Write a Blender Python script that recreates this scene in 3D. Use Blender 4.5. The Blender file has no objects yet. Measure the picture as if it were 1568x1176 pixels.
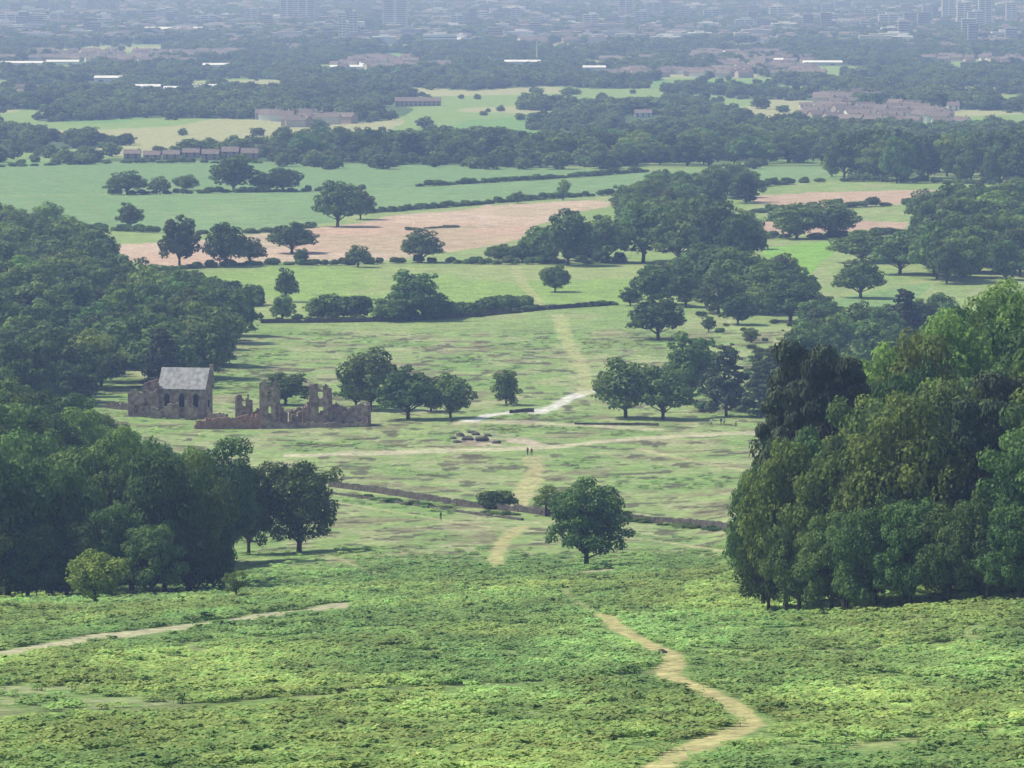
import bpy, math, random, numpy as np
from mathutils import Vector, Matrix
random.seed(7); rng=np.random.default_rng(7)
scene=bpy.context.scene
CZ=165.0; F=8960.0; PITCH=math.atan(698/8960)
# ---------------------------------------------------------------- noise / terrain
def vnoise(x,y,seed=0):
    x=np.asarray(x,float); y=np.asarray(y,float)
    xi=np.floor(x).astype(np.int64); yi=np.floor(y).astype(np.int64)
    fx=x-xi; fy=y-yi; fx=fx*fx*(3-2*fx); fy=fy*fy*(3-2*fy)
    def h(a,b):
        n=(a*374761393+b*668265263+seed*1442695041)&0xffffffff
        n=((n^(n>>13))*1274126177)&0xffffffff
        return ((n^(n>>16))&0xffff)/65535.0
    return (h(xi,yi)*(1-fx)+h(xi+1,yi)*fx)*(1-fy)+(h(xi,yi+1)*(1-fx)+h(xi+1,yi+1)*fx)*fy
def fbm(x,y,seed=0,o=3):
    s=0;a=.5;t=0
    for i in range(o):
        s=s+a*vnoise(x*2**i,y*2**i,seed+i*17); t+=a; a*=.5
    return s/t
PD=[-50,0,50,200,300,380,640,750,820,896,1000,1130,1250,1350,1500,1720,2000,2300,2600,2900,3200,4000,5000,7000,9000,12000,20000,60000]
PH=[0,2,12,34,45.5,54.5,77,86.5,92.3,98.3,104.3,110.3,113.3,115,116.8,117.5,117,117.5,118.5,120.5,125,131,138,148,155,159,165,230]
_ld=np.linspace(-50,60000,120001)
_raw=np.interp(_ld,PD,PH)
_k=np.exp(-0.5*(np.arange(-90,91)/36.0)**2); _k/=_k.sum()
_sm=np.convolve(np.pad(_raw,90,mode='edge'),_k,mode='valid')
def sstep(a,b,x):
    t=np.clip((x-a)/(b-a),0,1); return t*t*(3-2*t)
def H(x,y):
    x=np.asarray(x,float); y=np.asarray(y,float)
    drop=np.interp(y,_ld,_sm)
    z=CZ-drop
    z=z+24*sstep(24,92,x)*np.exp(-((y-880)/180.)**2)+1.5*sstep(22,60,x)*np.exp(-((y-640)/90.)**2)
    z=z+7*sstep(-50,-115,x)*np.exp(-((y-1130)/170.)**2)
    z=z-3.2*sstep(0,-70,x)*np.exp(-((y-880)/110.)**2)
    amp=np.clip(y/300,0,1)
    z=z+amp*(vnoise(x/45,y/60,3)-.5)*1.0+amp*(vnoise(x/14,y/18,5)-.5)*.35
    return z
def ray(px,py):
    a=(px-784)/F; b=(588-py)/F
    c,s=math.cos(PITCH),math.sin(PITCH)
    v=np.array([a, c+b*s, -s+b*c]); return v/v[1]
_dd=np.concatenate([np.arange(150,3000,2.0),np.arange(3000,16000,10.0)])
def hit(px,py):
    r=ray(px,py); z=CZ+r[2]*_dd; g=H(r[0]*_dd,_dd)
    i=np.argmax(z<g)
    if i==0: i=len(_dd)-1
    d=_dd[i]
    if i>0:
        a0=z[i-1]-g[i-1]; a1=z[i]-g[i]; d=_dd[i-1]+(_dd[i]-_dd[i-1])*a0/(a0-a1+1e-9)
    return np.array([r[0]*d,d,float(H(r[0]*d,d))])
def at(px,d):
    x=ray(px,588)[0]*d
    return np.array([x,d,float(H(x,d))])
def ztop(py,d): return CZ+ray(784,py)[2]*d
def ppm(d): return F/d
# ---------------------------------------------------------------- materials
def newmat(name):
    m=bpy.data.materials.new(name); m.use_nodes=True
    nt=m.node_tree; b=nt.nodes['Principled BSDF']; b.inputs['Roughness'].default_value=.9
    if 'Specular IOR Level' in b.inputs: b.inputs['Specular IOR Level'].default_value=.15
    return m,nt,b
def N(nt,t,**k):
    n=nt.nodes.new(t)
    for a,v in k.items(): setattr(n,a,v)
    return n
def leafmat(name,c0,c1,transl=.25,tint=False):
    m,nt,b=newmat(name)
    at_=N(nt,'ShaderNodeAttribute',attribute_name='v')
    oi=N(nt,'ShaderNodeObjectInfo')
    mx=N(nt,'ShaderNodeMix',data_type='RGBA'); mx.inputs[6].default_value=(*c0,1); mx.inputs[7].default_value=(*c1,1)
    nt.links.new(at_.outputs['Fac'],mx.inputs[0])
    hsv=N(nt,'ShaderNodeHueSaturation'); hsv.inputs['Saturation'].default_value=1.0 if tint else 1.02
    mr=N(nt,'ShaderNodeMapRange'); mr.inputs[3].default_value=.475 if tint else .468; mr.inputs[4].default_value=.515
    mv=N(nt,'ShaderNodeMapRange'); mv.inputs[3].default_value=.8 if tint else .6; mv.inputs[4].default_value=1.2 if tint else 1.4
    nt.links.new(oi.outputs['Random'],mr.inputs[0]); nt.links.new(mr.outputs[0],hsv.inputs['Hue'])
    ml=N(nt,'ShaderNodeMath',operation='MULTIPLY'); ml.inputs[1].default_value=7.31
    fr=N(nt,'ShaderNodeMath',operation='FRACT'); nt.links.new(oi.outputs['Random'],ml.inputs[0]); nt.links.new(ml.outputs[0],fr.inputs[0])
    nt.links.new(fr.outputs[0],mv.inputs[0]); nt.links.new(mv.outputs[0],hsv.inputs['Value'])
    nt.links.new(mx.outputs[2],hsv.inputs['Color'])
    out=hsv.outputs[0]
    if tint:
        ta=N(nt,'ShaderNodeAttribute',attribute_name='tint',attribute_type='INSTANCER')
        mt=N(nt,'ShaderNodeMix',data_type='RGBA',blend_type='MULTIPLY'); mt.inputs[0].default_value=1
        nt.links.new(out,mt.inputs[6]); nt.links.new(ta.outputs['Color'],mt.inputs[7]); out=mt.outputs[2]
    nt.links.new(out,b.inputs['Base Color'])
    b.inputs['Roughness'].default_value=.75
    tr=N(nt,'ShaderNodeBsdfTranslucent'); nt.links.new(out,tr.inputs['Color'])
    ms=N(nt,'ShaderNodeMixShader'); ms.inputs[0].default_value=transl
    nt.links.new(b.outputs[0],ms.inputs[1]); nt.links.new(tr.outputs[0],ms.inputs[2])
    nt.links.new(ms.outputs[0],nt.nodes['Material Output'].inputs[0])
    return m
def noisemat(name,c0,c1,scale,bump=.3,attr=None,detail=6):
    m,nt,b=newmat(name)
    tc=N(nt,'ShaderNodeTexCoord'); no=N(nt,'ShaderNodeTexNoise'); no.inputs['Scale'].default_value=scale; no.inputs['Detail'].default_value=detail
    nt.links.new(tc.outputs['Object'],no.inputs['Vector'])
    cr=N(nt,'ShaderNodeValToRGB'); cr.color_ramp.elements[0].position=.35; cr.color_ramp.elements[1].position=.65
    cr.color_ramp.elements[0].color=(*c0,1); cr.color_ramp.elements[1].color=(*c1,1)
    nt.links.new(no.outputs['Fac'],cr.inputs[0])
    out=cr.outputs[0]
    if attr:
        a=N(nt,'ShaderNodeAttribute',attribute_name=attr)
        mx=N(nt,'ShaderNodeMix',data_type='RGBA',blend_type='MULTIPLY'); mx.inputs[0].default_value=1
        nt.links.new(out,mx.inputs[6]); nt.links.new(a.outputs['Color'],mx.inputs[7]); out=mx.outputs[2]
    nt.links.new(out,b.inputs['Base Color'])
    bp=N(nt,'ShaderNodeBump'); bp.inputs['Strength'].default_value=bump; bp.inputs['Distance'].default_value=.1
    nt.links.new(no.outputs['Fac'],bp.inputs['Height']); nt.links.new(bp.outputs[0],b.inputs['Normal'])
    return m
M_oak=leafmat('oak_foliage',(.045,.095,.03),(.15,.245,.065),.3)
M_light=leafmat('spring_foliage',(.095,.175,.038),(.25,.36,.085),.35)
M_pine=leafmat('pine_foliage',(.03,.05,.025),(.085,.11,.05),.1)
M_far=leafmat('distant_foliage',(.05,.10,.035),(.18,.26,.075),.3)
M_brack=leafmat('bracken_fronds',(.22,.37,.095),(.37,.51,.17),.35,True)
M_bark=noisemat('bark',(.05,.04,.03),(.11,.09,.07),3)
M_stone=noisemat('dry_stone',(.045,.04,.035),(.12,.11,.09),1.5,.6)
M_ruin=noisemat('ruin_stone',(.17,.12,.095),(.42,.32,.265),.9,.6)
M_redbrick=noisemat('red_brick',(.26,.13,.095),(.42,.24,.18),1.2,.5)
M_brown=noisemat('brown_brick',(.28,.22,.19),(.44,.36,.32),1.2,.5)
M_slate=noisemat('slate_roof',(.24,.24,.24),(.42,.41,.39),1.0,.3)
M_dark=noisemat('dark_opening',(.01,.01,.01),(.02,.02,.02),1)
M_city=noisemat('city_wall',(.75,.75,.78),(1,1,1),.03,0,attr='c')
M_roofw=noisemat('warehouse_sheet',(.62,.63,.64),(.8,.8,.8),.05,0)
M_tile=noisemat('roof_tile',(.15,.125,.115),(.25,.21,.195),1.0,.2)
M_glass=noisemat('window_glass',(.05,.06,.08),(.09,.10,.12),.2,0)
M_conc=noisemat('tower_concrete',(.5,.5,.51),(.64,.64,.64),.1,0)
M_white=noisemat('white_render',(.6,.6,.58),(.78,.78,.75),.5,0)
# ---------------------------------------------------------------- mesh helpers
def link(o,parent=None):
    scene.collection.objects.link(o)
    if parent: o.parent=parent
    return o
class MB:
    def __init__(s): s.v=[];s.f=[];s.m=[];s.c=[];s.n=0
    def add(s,v,f,m=0,c=1.0):
        v=[tuple(a) for a in v]; s.v+=v; s.f+=[tuple(i+s.n for i in q) for q in f]
        s.m+=[m]*len(f); s.c+=[c]*len(f); s.n+=len(v)
    def box(s,cx,cy,z0,wx,wy,h,rot=0,m=0,c=1.0):
        ca,sa=math.cos(rot),math.sin(rot); vs=[]
        for z in (z0,z0+h):
            for a,b in ((-1,-1),(1,-1),(1,1),(-1,1)):
                x=a*wx/2;y=b*wy/2; vs.append((cx+x*ca-y*sa,cy+x*sa+y*ca,z))
        s.add(vs,[(0,3,2,1),(4,5,6,7),(0,1,5,4),(1,2,6,5),(2,3,7,6),(3,0,4,7)],m,c)
    def gable(s,cx,cy,z0,wx,wy,h,rh,rot=0,m=0,mr=1,c=1.0,ov=.4):
        ca,sa=math.cos(rot),math.sin(rot)
        T=lambda x,y,z:(cx+x*ca-y*sa,cy+x*sa+y*ca,z0+z)
        a=wx/2;b=wy/2
        s.add([T(-a,-b,0),T(a,-b,0),T(a,b,0),T(-a,b,0),T(-a,-b,h),T(a,-b,h),T(a,b,h),T(-a,b,h),T(-a,0,h+rh),T(a,0,h+rh)],
              [(0,1,5,4),(2,3,7,6),(1,2,6,9,5),(3,0,4,8,7)],m,c)
        a+=ov; k=ov*rh/b; b+=ov; e=.12
        s.add([T(-a,-b,h-k+e),T(a,-b,h-k+e),T(a,0,h+rh+e),T(-a,0,h+rh+e),T(a,b,h-k+e),T(-a,b,h-k+e),
               T(-a,-b,h-k),T(a,-b,h-k),T(a,b,h-k),T(-a,b,h-k),T(-a,0,h+rh+.01),T(a,0,h+rh+.01)],
              [(0,1,2,3),(3,2,4,5),(6,7,1,0),(8,9,5,4),(7,11,2,1),(11,8,4,2),(10,6,0,3),(9,10,3,5),(7,6,10,11),(9,8,11,10)],mr,c)
    def cone(s,p0,p1,r0,r1,n=6,m=0,c=1.0):
        p0=Vector(p0);p1=Vector(p1);d=(p1-p0)
        if d.length<1e-6:return
        d.normalize(); u=d.orthogonal().normalized(); w=d.cross(u)
        vs=[]
        for p,r in((p0,r0),(p1,r1)):
            for i in range(n):
                a=2*math.pi*i/n; vs.append(p+u*(math.cos(a)*r)+w*(math.sin(a)*r))
        s.add(vs,[(i,(i+1)%n,n+(i+1)%n,n+i) for i in range(n)]+[tuple(range(n,2*n))],m,c)
    def mesh(s,name,mats,colattr=None,floatattr=None):
        me=bpy.data.meshes.new(name); me.from_pydata(s.v,[],s.f)
        for m in mats: me.materials.append(m)
        me.polygons.foreach_set('material_index',np.array(s.m,dtype=np.int32))
        if floatattr:
            a=me.attributes.new(floatattr,'FLOAT','FACE'); a.data.foreach_set('value',np.array(s.c,dtype=np.float32))
        if colattr:
            a=me.attributes.new(colattr,'FLOAT_COLOR','FACE')
            arr=np.array([(c if isinstance(c,tuple) else (c,c,c)) for c in s.c],dtype=np.float32)
            arr=np.concatenate([arr,np.ones((len(arr),1),np.float32)],1); a.data.foreach_set('color',arr.ravel())
        me.update(); return me
    def obj(s,name,mats,loc=(0,0,0),parent=None,**k):
        o=bpy.data.objects.new(name,s.mesh(name,mats,**k)); o.location=loc; return link(o,parent)
# ---------------------------------------------------------------- trees
def leaves_into(mb,P,Nn,size,val):
    n=len(P); r=rng.normal(size=(n,3)); u=np.cross(Nn,r); u/=np.linalg.norm(u,axis=1)[:,None]+1e-9
    w=np.cross(Nn,u); s=size*(.6+.8*rng.random(n))[:,None]; e=(.55+.45*rng.random(n))[:,None]
    V=np.stack([P-u*s,P-w*s*e,P+u*s*(.7+.3*rng.random((n,1))),P+w*s*e],1).reshape(-1,3)
    f=(np.arange(n*4).reshape(-1,4)+mb.n)
    mb.v+=V.tolist(); mb.f+=[tuple(q) for q in f.tolist()]; mb.m+=[0]*n; mb.c+=val.tolist(); mb.n+=n*4
def make_tree(name,seed,nleaf,leaf,kind,mat,limbs=True,nl=46,low=.045):
    global rng
    rng=np.random.default_rng(seed); rd=random.Random(seed); mb=MB()
    L=[];R=[]
    if kind in('oak','tall'):
        C=np.array([0,0,.54+low*.3]); E=np.array([.40,.40,.42-low*.3]) if kind=='oak' else np.array([.29,.29,.43])
        rs=math.sqrt(46/nl)
        sx,sy=rng.uniform(-.06,.06,2)
        for i in range(nl):
            zt=1-2*(i+.5)/nl; a=i*2.39996+rng.random()*.8; rr_=math.sqrt(1-zt*zt)
            d=np.array([rr_*math.cos(a),rr_*math.sin(a),zt]) ; d+=rng.normal(size=3)*.16
            k=1.0 if d[2]>0 else 1.0+.18*min(1,-d[2]*2)
            q=(.66+.20*rng.random())*(1+.13*math.sin(2.0*a/1.0+seed)*math.cos(3*zt+seed*1.3)+.10*math.sin(5*zt+seed))
            p=C+d*E*q*np.array([k,k,1])+np.array([sx,sy,0])*d[2]; p[2]=max(p[2],low+.09); L.append(p); R.append((.075+.085*rng.random())*rs*(1 if kind=='oak' else .85))
        for i in range(6): L.append(C+rng.normal(size=3)*.09); R.append(.17)
    elif kind=='pine':
        for i in range(54):
            z=.12+.83*(i/54)+.02*rng.normal(); rad=.30*(1-((z-.1)/.95)**1.6)+.02; a=i*2.4+rng.random()
            q=.5+.5*rng.random(); L.append(np.array([math.cos(a)*rad*q,math.sin(a)*rad*q,z])); R.append(.05+.05*rng.random()*(1.2-z))
    elif kind=='scots':
        for i in range(44):
            z=.42+.52*rng.random()**.8; rad=.36*math.sqrt(max(0,1-((z-.62)/.38)**2))+.03; a=rng.random()*6.28
            q=.35+.65*rng.random(); L.append(np.array([math.cos(a)*rad*q,math.sin(a)*rad*q,z])); R.append(.05+.05*rng.random())
    elif kind=='bush':
        for i in range(20):
            d=rng.normal(size=3); d/=np.linalg.norm(d); d[2]=abs(d[2])*.9
            L.append(np.array([0,0,.3])+d*np.array([.38,.38,.42])*(.3+.6*rng.random())); R.append(.16+.1*rng.random())
    elif kind=='sparse':
        for i in range(26):
            d=rng.normal(size=3); d/=np.linalg.norm(d)
            L.append(np.array([0,0,.58])+d*np.array([.36,.36,.36])*(.5+.5*rng.random())); R.append(.06+.06*rng.random())
    L=np.array(L);R=np.array(R)
    lv=rng.random(len(L))
    pr=R**2/np.sum(R**2)
    n=int(nleaf*2.2); li=rng.choice(len(L),n,p=pr)
    d=rng.normal(size=(n,3)); d/=np.linalg.norm(d,axis=1)[:,None]
    flat=np.array([1.05,1.05,.72]) if kind not in('pine','scots') else np.array([1.3,1.3,.42])
    P=L[li]+d*flat*(R[li]*(.72+.46*rng.random(n)))[:,None]
    keep=np.ones(n,bool)
    for j in range(len(L)):
        q=np.linalg.norm((P-L[j])/flat,axis=1)/R[j]; keep&=~((q<.70)&(li!=j))
    keep&=P[:,2]>(low if kind!='bush' else .0)
    keep&=~((d[:,2]<-.4)&(rng.random(n)<.35))
    P=P[keep];d=d[keep];li=li[keep]
    P=P[:nleaf];d=d[:nleaf];li=li[:nleaf]
    nn=d+rng.normal(size=d.shape)*.42+np.array([0,0,.35]); nn/=np.linalg.norm(nn,axis=1)[:,None]
    val=np.clip(.45*lv[li]+.55*rng.random(len(P)),0,1)
    leaves_into(mb,P,nn,leaf,val)
    if kind!='bush':
        tr=.028 if kind!='pine' else .02
        top=(.02*rd.uniform(-1,1),.02*rd.uniform(-1,1),.45)
        mb.cone((0,0,-.03),(0,0,.03),tr*1.7,tr*1.05,8,1,.5); mb.cone((0,0,.03),top,tr*1.05,tr*.55,8,1,.5)
        mb.cone(top,(0,0,.85),tr*.55,tr*.1,6,1,.5)
        if limbs:
            for j in range(0,len(L),2):
                z0=min(.10+.35*rd.random(),L[j][2]); p0=np.array([0,0,z0]); mid=(p0+L[j])/2+np.array([0,0,-.02])
                mb.cone(p0,mid,tr*.42,tr*.26,5,1,.5); mb.cone(mid,L[j],tr*.26,tr*.08,5,1,.5)
    return mb.mesh(name,[mat,M_bark],floatattr='v')
near=[make_tree('oak_a',11,15000,.0145,'oak',M_oak,nl=90,low=.05),make_tree('oak_b',12,15000,.0145,'oak',M_oak,nl=90,low=.07),
      make_tree('oak_c',13,15000,.0145,'oak',M_oak,nl=80,low=.06),make_tree('lime_a',14,15000,.0145,'oak',M_light,nl=90,low=.06),
      make_tree('tall_a',15,12000,.0135,'tall',M_oak,nl=70),make_tree('pine_a',16,11000,.014,'scots',M_pine)]
lone=[make_tree('lone_a',61,14000,.0155,'oak',M_oak,nl=80,low=.12),make_tree('lone_b',62,14000,.0155,'oak',M_oak,nl=80,low=.11),make_tree('lone_c',63,5000,.024,'oak',M_light,nl=60,low=.14)]
mid=[make_tree('m_a',21,4200,.028,'oak',M_oak,nl=60,low=.07),make_tree('m_b',22,4200,.028,'oak',M_oak,nl=60,low=.09),make_tree('m_c',23,4200,.028,'oak',M_oak,nl=50,low=.06),
     make_tree('m_d',24,3800,.026,'tall',M_oak),make_tree('m_e',25,3800,.024,'pine',M_pine),make_tree('m_f',26,4000,.028,'oak',M_light,nl=60)]
far=[make_tree('f_a',31,1000,.056,'oak',M_far,False),make_tree('f_b',32,1000,.056,'oak',M_far,False),make_tree('f_c',33,1000,.056,'oak',M_far,False),make_tree('f_d',34,900,.05,'tall',M_far,False)]
bush=[make_tree('b_a',41,1500,.055,'bush',M_oak),make_tree('b_b',42,1500,.055,'bush',M_oak)]
sparse=make_tree('sp_a',51,2600,.020,'sparse',M_light)
rng=np.random.default_rng(99)
def collection(name,meshes):
    c=bpy.data.collections.new(name)
    for i,m in enumerate(meshes):
        o=bpy.data.objects.new('%s_%02d'%(name,i),m); c.objects.link(o)
    return c
C_near=collection('near_tree_kinds',near); C_mid=collection('tree_kinds',mid); C_far=collection('far_tree_kinds',far); C_bush=collection('shrub_kinds',bush)
def scatter(name,P,S,rz,idx,coll,tint=None):
    P=np.asarray(P,np.float32); n=len(P)
    if n==0: return
    me=bpy.data.meshes.new(name); me.vertices.add(n); me.vertices.foreach_set('co',P.ravel())
    a=me.attributes.new('scl','FLOAT_VECTOR','POINT'); a.data.foreach_set('vector',np.asarray(S,np.float32).ravel())
    R=np.zeros((n,3),np.float32); R[:,2]=rz
    a=me.attributes.new('rot','FLOAT_VECTOR','POINT'); a.data.foreach_set('vector',R.ravel())
    a=me.attributes.new('idx','INT','POINT'); a.data.foreach_set('value',np.asarray(idx,np.int32))
    if tint is not None:
        a=me.attributes.new('tint','FLOAT_COLOR','POINT'); a.data.foreach_set('color',np.concatenate([tint,np.ones((n,1))],1).astype(np.float32).ravel())
    me.update(); o=link(bpy.data.objects.new(name,me))
    ng=bpy.data.node_groups.new(name+'_nodes','GeometryNodeTree')
    ng.interface.new_socket('Geometry',in_out='INPUT',socket_type='NodeSocketGeometry')
    ng.interface.new_socket('Geometry',in_out='OUTPUT',socket_type='NodeSocketGeometry')
    gi=ng.nodes.new('NodeGroupInput'); go=ng.nodes.new('NodeGroupOutput')
    ip=ng.nodes.new('GeometryNodeInstanceOnPoints'); ci=ng.nodes.new('GeometryNodeCollectionInfo')
    ci.inputs['Collection'].default_value=coll; ci.inputs['Separate Children'].default_value=True; ci.inputs['Reset Children'].default_value=True
    ip.inputs['Pick Instance'].default_value=True
    def na(nm,t):
        q=ng.nodes.new('GeometryNodeInputNamedAttribute'); q.data_type=t; q.inputs['Name'].default_value=nm; return q.outputs['Attribute']
    L=ng.links; L.new(gi.outputs[0],ip.inputs['Points']); L.new(ci.outputs[0],ip.inputs['Instance'])
    L.new(na('idx','INT'),ip.inputs['Instance Index']); L.new(na('scl','FLOAT_VECTOR'),ip.inputs['Scale'])
    e=ng.nodes.new('FunctionNodeEulerToRotation'); L.new(na('rot','FLOAT_VECTOR'),e.inputs[0]); L.new(e.outputs[0],ip.inputs['Rotation'])
    L.new(ip.outputs[0],go.inputs[0])
    md=o.modifiers.new('instances','NODES'); md.node_group=ng
    return o
def tree_obj(name,mesh,loc,w,h,cw=.84):
    o=bpy.data.objects.new(name,mesh); o.location=(loc[0],loc[1],loc[2]-.15)
    o.scale=(w/cw,w/cw,h); o.rotation_euler=(0,0,random.random()*6.28); return link(o)
def T(name,mesh,px,base,top,wpx,cw=.84):
    p=hit(px,base); d=p[1]; h=ztop(top,d)-p[2]; return tree_obj(name,mesh,p,wpx/ppm(d),max(h,1.5),cw)
def inside(poly,X,Y):
    poly=np.asarray(poly); r=np.zeros(X.shape,bool); j=len(poly)-1
    for i in range(len(poly)):
        xi,yi=poly[i];xj,yj=poly[j]
        c=((yi>Y)!=(yj>Y))
        with np.errstate(all='ignore'): xx=(xj-xi)*(Y-yi)/((yj-yi) if yj!=yi else 1e-9)+xi
        r^=c&(X<xx); j=i
    return r
def wpoly(pts): return np.array([hit(a,b)[:2] for a,b in pts])
def pdist(line,X,Y,k=1.0):
    D=np.full(X.shape,1e9)
    for (x0,y0),(x1,y1) in zip(line[:-1],line[1:]):
        dx,dy=x1-x0,(y1-y0)/k; t=np.clip(((X-x0)*dx+(Y-y0)/k*dy)/(dx*dx+dy*dy+1e-9),0,1)
        D=np.minimum(D,np.hypot(X-x0-t*dx,(Y-y0)/k-t*dy))
    return D
def dense(pts,k=6):
    P=[pts[0]]+list(pts)+[pts[-1]]; out=[]
    for i in range(1,len(P)-2):
        p0,p1,p2,p3=map(np.array,P[i-1:i+3])
        for j in range(k):
            t=j/k; out.append(.5*((2*p1)+(-p0+p2)*t+(2*p0-5*p1+4*p2-p3)*t*t+(-p0+3*p1-3*p2+p3)*t**3))
    out.append(np.array(pts[-1])); return out
def wline(pts,k=5): return np.array([hit(a,b)[:2] for a,b in dense(pts,k)])
# ---------------------------------------------------------------- paths (survey pts, half width m, colour, strength, spread along the slope)
paths=[
 ([(990,1190),(1030,1158),(1090,1132),(1148,1112),(1125,1082),(1075,1055),(1022,1035),(1032,1008),(990,986),(948,962),(925,942)],1.2,(.44,.38,.17),1,5),
 ([(-60,1012),(0,1002),(100,985),(200,970),(300,958),(420,942),(520,928)],1.5,(.44,.40,.25),.95,9),
 ([(760,868),(762,845),(778,822),(800,806)],1.3,(.42,.38,.17),.9,3),
 ([(798,775),(800,758),(815,735),(820,718),(812,700)],2.0,(.42,.38,.18),.85,2),
 ([(500,850),(545,866),(580,878)],.5,(.35,.33,.16),.7,4),
 ([(505,768),(600,783),(700,800),(760,808),(840,815),(1000,828),(1120,846)],.6,(.40,.38,.19),.8,3),
 ([(440,698),(530,695),(690,690),(850,684),(940,674),(1040,668),(1180,661)],1.4,(.48,.44,.29),.9,4),
 ([(700,648),(760,646),(830,648),(920,653),(1010,658)],1.4,(.46,.42,.27),.8,4),
 ([(980,688),(1060,706),(1140,720)],1.0,(.40,.37,.19),.8,3),
 ([(720,645),(750,636),(785,632)],2.1,(.6,.58,.52),1,2),
 ([(822,632),(850,622),(872,610),(892,602),(920,597)],2.2,(.6,.58,.52),1,2),
 ([(895,603),(898,580),(885,550),(868,520),(855,482)],2.2,(.38,.39,.17),.75,1),
 ([(835,475),(815,450),(798,430),(790,408)],2.0,(.36,.36,.16),.7,1),
 ([(738,350),(746,330),(745,312)],2.5,(.48,.38,.29),.7,1),
 ([(0,1092),(200,1085),(430,1068),(640,1052),(800,1045),(1000,1030)],.35,(.14,.17,.06),.9,8),
 ([(1060,990),(1200,1000),(1350,990),(1568,975)],.3,(.13,.17,.06),.8,7),
 ([(1150,1120),(1250,1145),(1400,1130),(1568,1110)],.5,(.32,.34,.13),.35,7),
 ([(850,885),(900,876),(935,872)],.8,(.38,.34,.22),.9,7),
 ([(1080,905),(1160,912),(1260,905)],.8,(.13,.12,.06),.8,7),
 ([(860,900),(880,920),(910,938)],.7,(.28,.28,.13),.7,5),
 ([(640,352),(700,348),(800,348)],1.5,(.14,.16,.08),.7,1),
]
PATHS=[(wline(p),w,c,s,k) for p,w,c,s,k in paths]
# ---------------------------------------------------------------- terrain mesh
cd=np.concatenate([np.arange(340,3200,1.0),np.arange(3200,16000,5.0)])
cy=(np.interp(cd,_ld,_sm)/cd)*F-110
ytar=np.arange(1290,-12,-1.25)
dr=np.interp(-ytar,-cy,cd)
rows=np.unique(np.concatenate([[-60,-20,5,20,40,70,100,140,180,220,260,300],dr[dr>310],[14000,16000,20000,26000,34000,45000,58000]]))
tt=np.concatenate([np.linspace(-1.2,-.105,50)[:-1],np.linspace(-.105,.105,1050),np.linspace(.105,1.2,50)[1:]])
Yg,Tg=np.meshgrid(rows,tt,indexing='ij')
Xg=Tg*np.maximum(Yg,0)+Tg*120*np.clip(1-Yg/320,0,1)
Zg=H(Xg,Yg)
X=Xg.ravel();Y=Yg.ravel();Z=Zg.ravel()
col=np.zeros((len(X),3)); col[:]=(.23,.305,.105)
def mix(mask,c):
    global col
    m=np.asarray(mask,float)[:,None]; col=col*(1-m)+np.array(c)*m
n1=fbm(X/40,Y/90,11); n2=fbm(X/8,Y/34,21); n3=fbm(X/2.5,Y/6,31,2)
mix(sstep(.4,.7,n1)*.6,(.18,.28,.075)); mix(sstep(.5,.75,n2)*.5,(.31,.32,.16))
fg=1-sstep(860,960,Y+(n1-.5)*120)
mix(fg,(.15,.235,.06)); mix(fg*sstep(.52,.68,n1)*.5,(.2,.27,.08)); mix(fg*sstep(.60,.76,n2)*.6,(.26,.29,.11))
dry=wpoly([(-80,1050),(120,1045),(290,1065),(300,1085),(0,1098),(-80,1098)]); mix(inside(dry,X,Y)*.5*sstep(.3,.6,n3),(.33,.33,.18))
farm=sstep(2950,3050,Y); mix(farm,(.07,.12,.04))
def openness(x,y): return fbm(x/110+3.3,y/360+.4,71,2)
OT=.55
f1=openness(X,Y); f2=vnoise(X/140+9,Y/330+4,77)
openf=(f1>OT)&(Y>3050)
mix(openf*1.0,(.20,.30,.09)); mix((openf&(f2>.6))*.8,(.36,.35,.19)); mix((openf&(f2<.3))*.8,(.14,.28,.08))
mix(sstep(7200,8200,Y)*.7,(.18,.18,.19))
fields=[
 ([(-150,258),(0,254),(180,247),(330,246),(560,251),(760,254),(1000,262),(900,268),(640,286),(540,291),(460,292),(170,297),(-150,302)],(.155,.26,.10)),
 ([(-150,303),(170,298),(460,293),(540,292),(640,287),(900,269),(1000,263),(1280,254),(1282,276),(1130,281),(980,296),(700,316),(560,326),(480,346),(400,356),(230,356),(80,341),(-150,330)],(.165,.27,.105)),
 ([(165,376),(300,367),(480,350),(600,330),(750,316),(900,307),(965,309),(880,325),(820,345),(800,367),(760,376),(700,386),(600,399),(500,402),(400,402),(250,410),(180,395)],(.45,.32,.225)),
 ([(1120,302),(1300,293),(1700,285),(1700,304),(1300,315),(1190,322)],(.42,.31,.22)),
 ([(1150,342),(1250,335),(1390,340),(1390,352),(1180,362)],(.41,.30,.22)),
 ([(225,428),(420,412),(560,410),(780,408),(995,404),(980,430),(950,466),(820,466),(700,486),(560,491),(400,486),(250,442)],(.215,.32,.08)),
 ([(1165,378),(1290,370),(1260,400),(1230,428),(1185,402)],(.19,.35,.06)),
 ([(1260,462),(1330,445),(1420,432),(1400,470),(1290,490)],(.18,.29,.10)),
]
WF=[(wpoly(p),c) for p,c in fields]
wx_=X+(vnoise(X/30,Y/60,301)-.5)*5; wy_=Y+(vnoise(X/30,Y/60,302)-.5)*14
for p,c in WF: mix(inside(p,wx_,wy_),c)
p=WF[2][0]; mix(inside(p,wx_,wy_)*sstep(.45,.62,fbm(X/60,Y/200,61))*.6,(.48,.39,.29)); mix(inside(p,wx_,wy_)*sstep(.5,.6,fbm(X/25,Y/60,63))*.4,(.33,.30,.16))
p=WF[1][0]; mix(inside(p,wx_,wy_)*sstep(.4,.62,fbm(X/80,Y/200,66))*.6,(.21,.31,.13))
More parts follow.
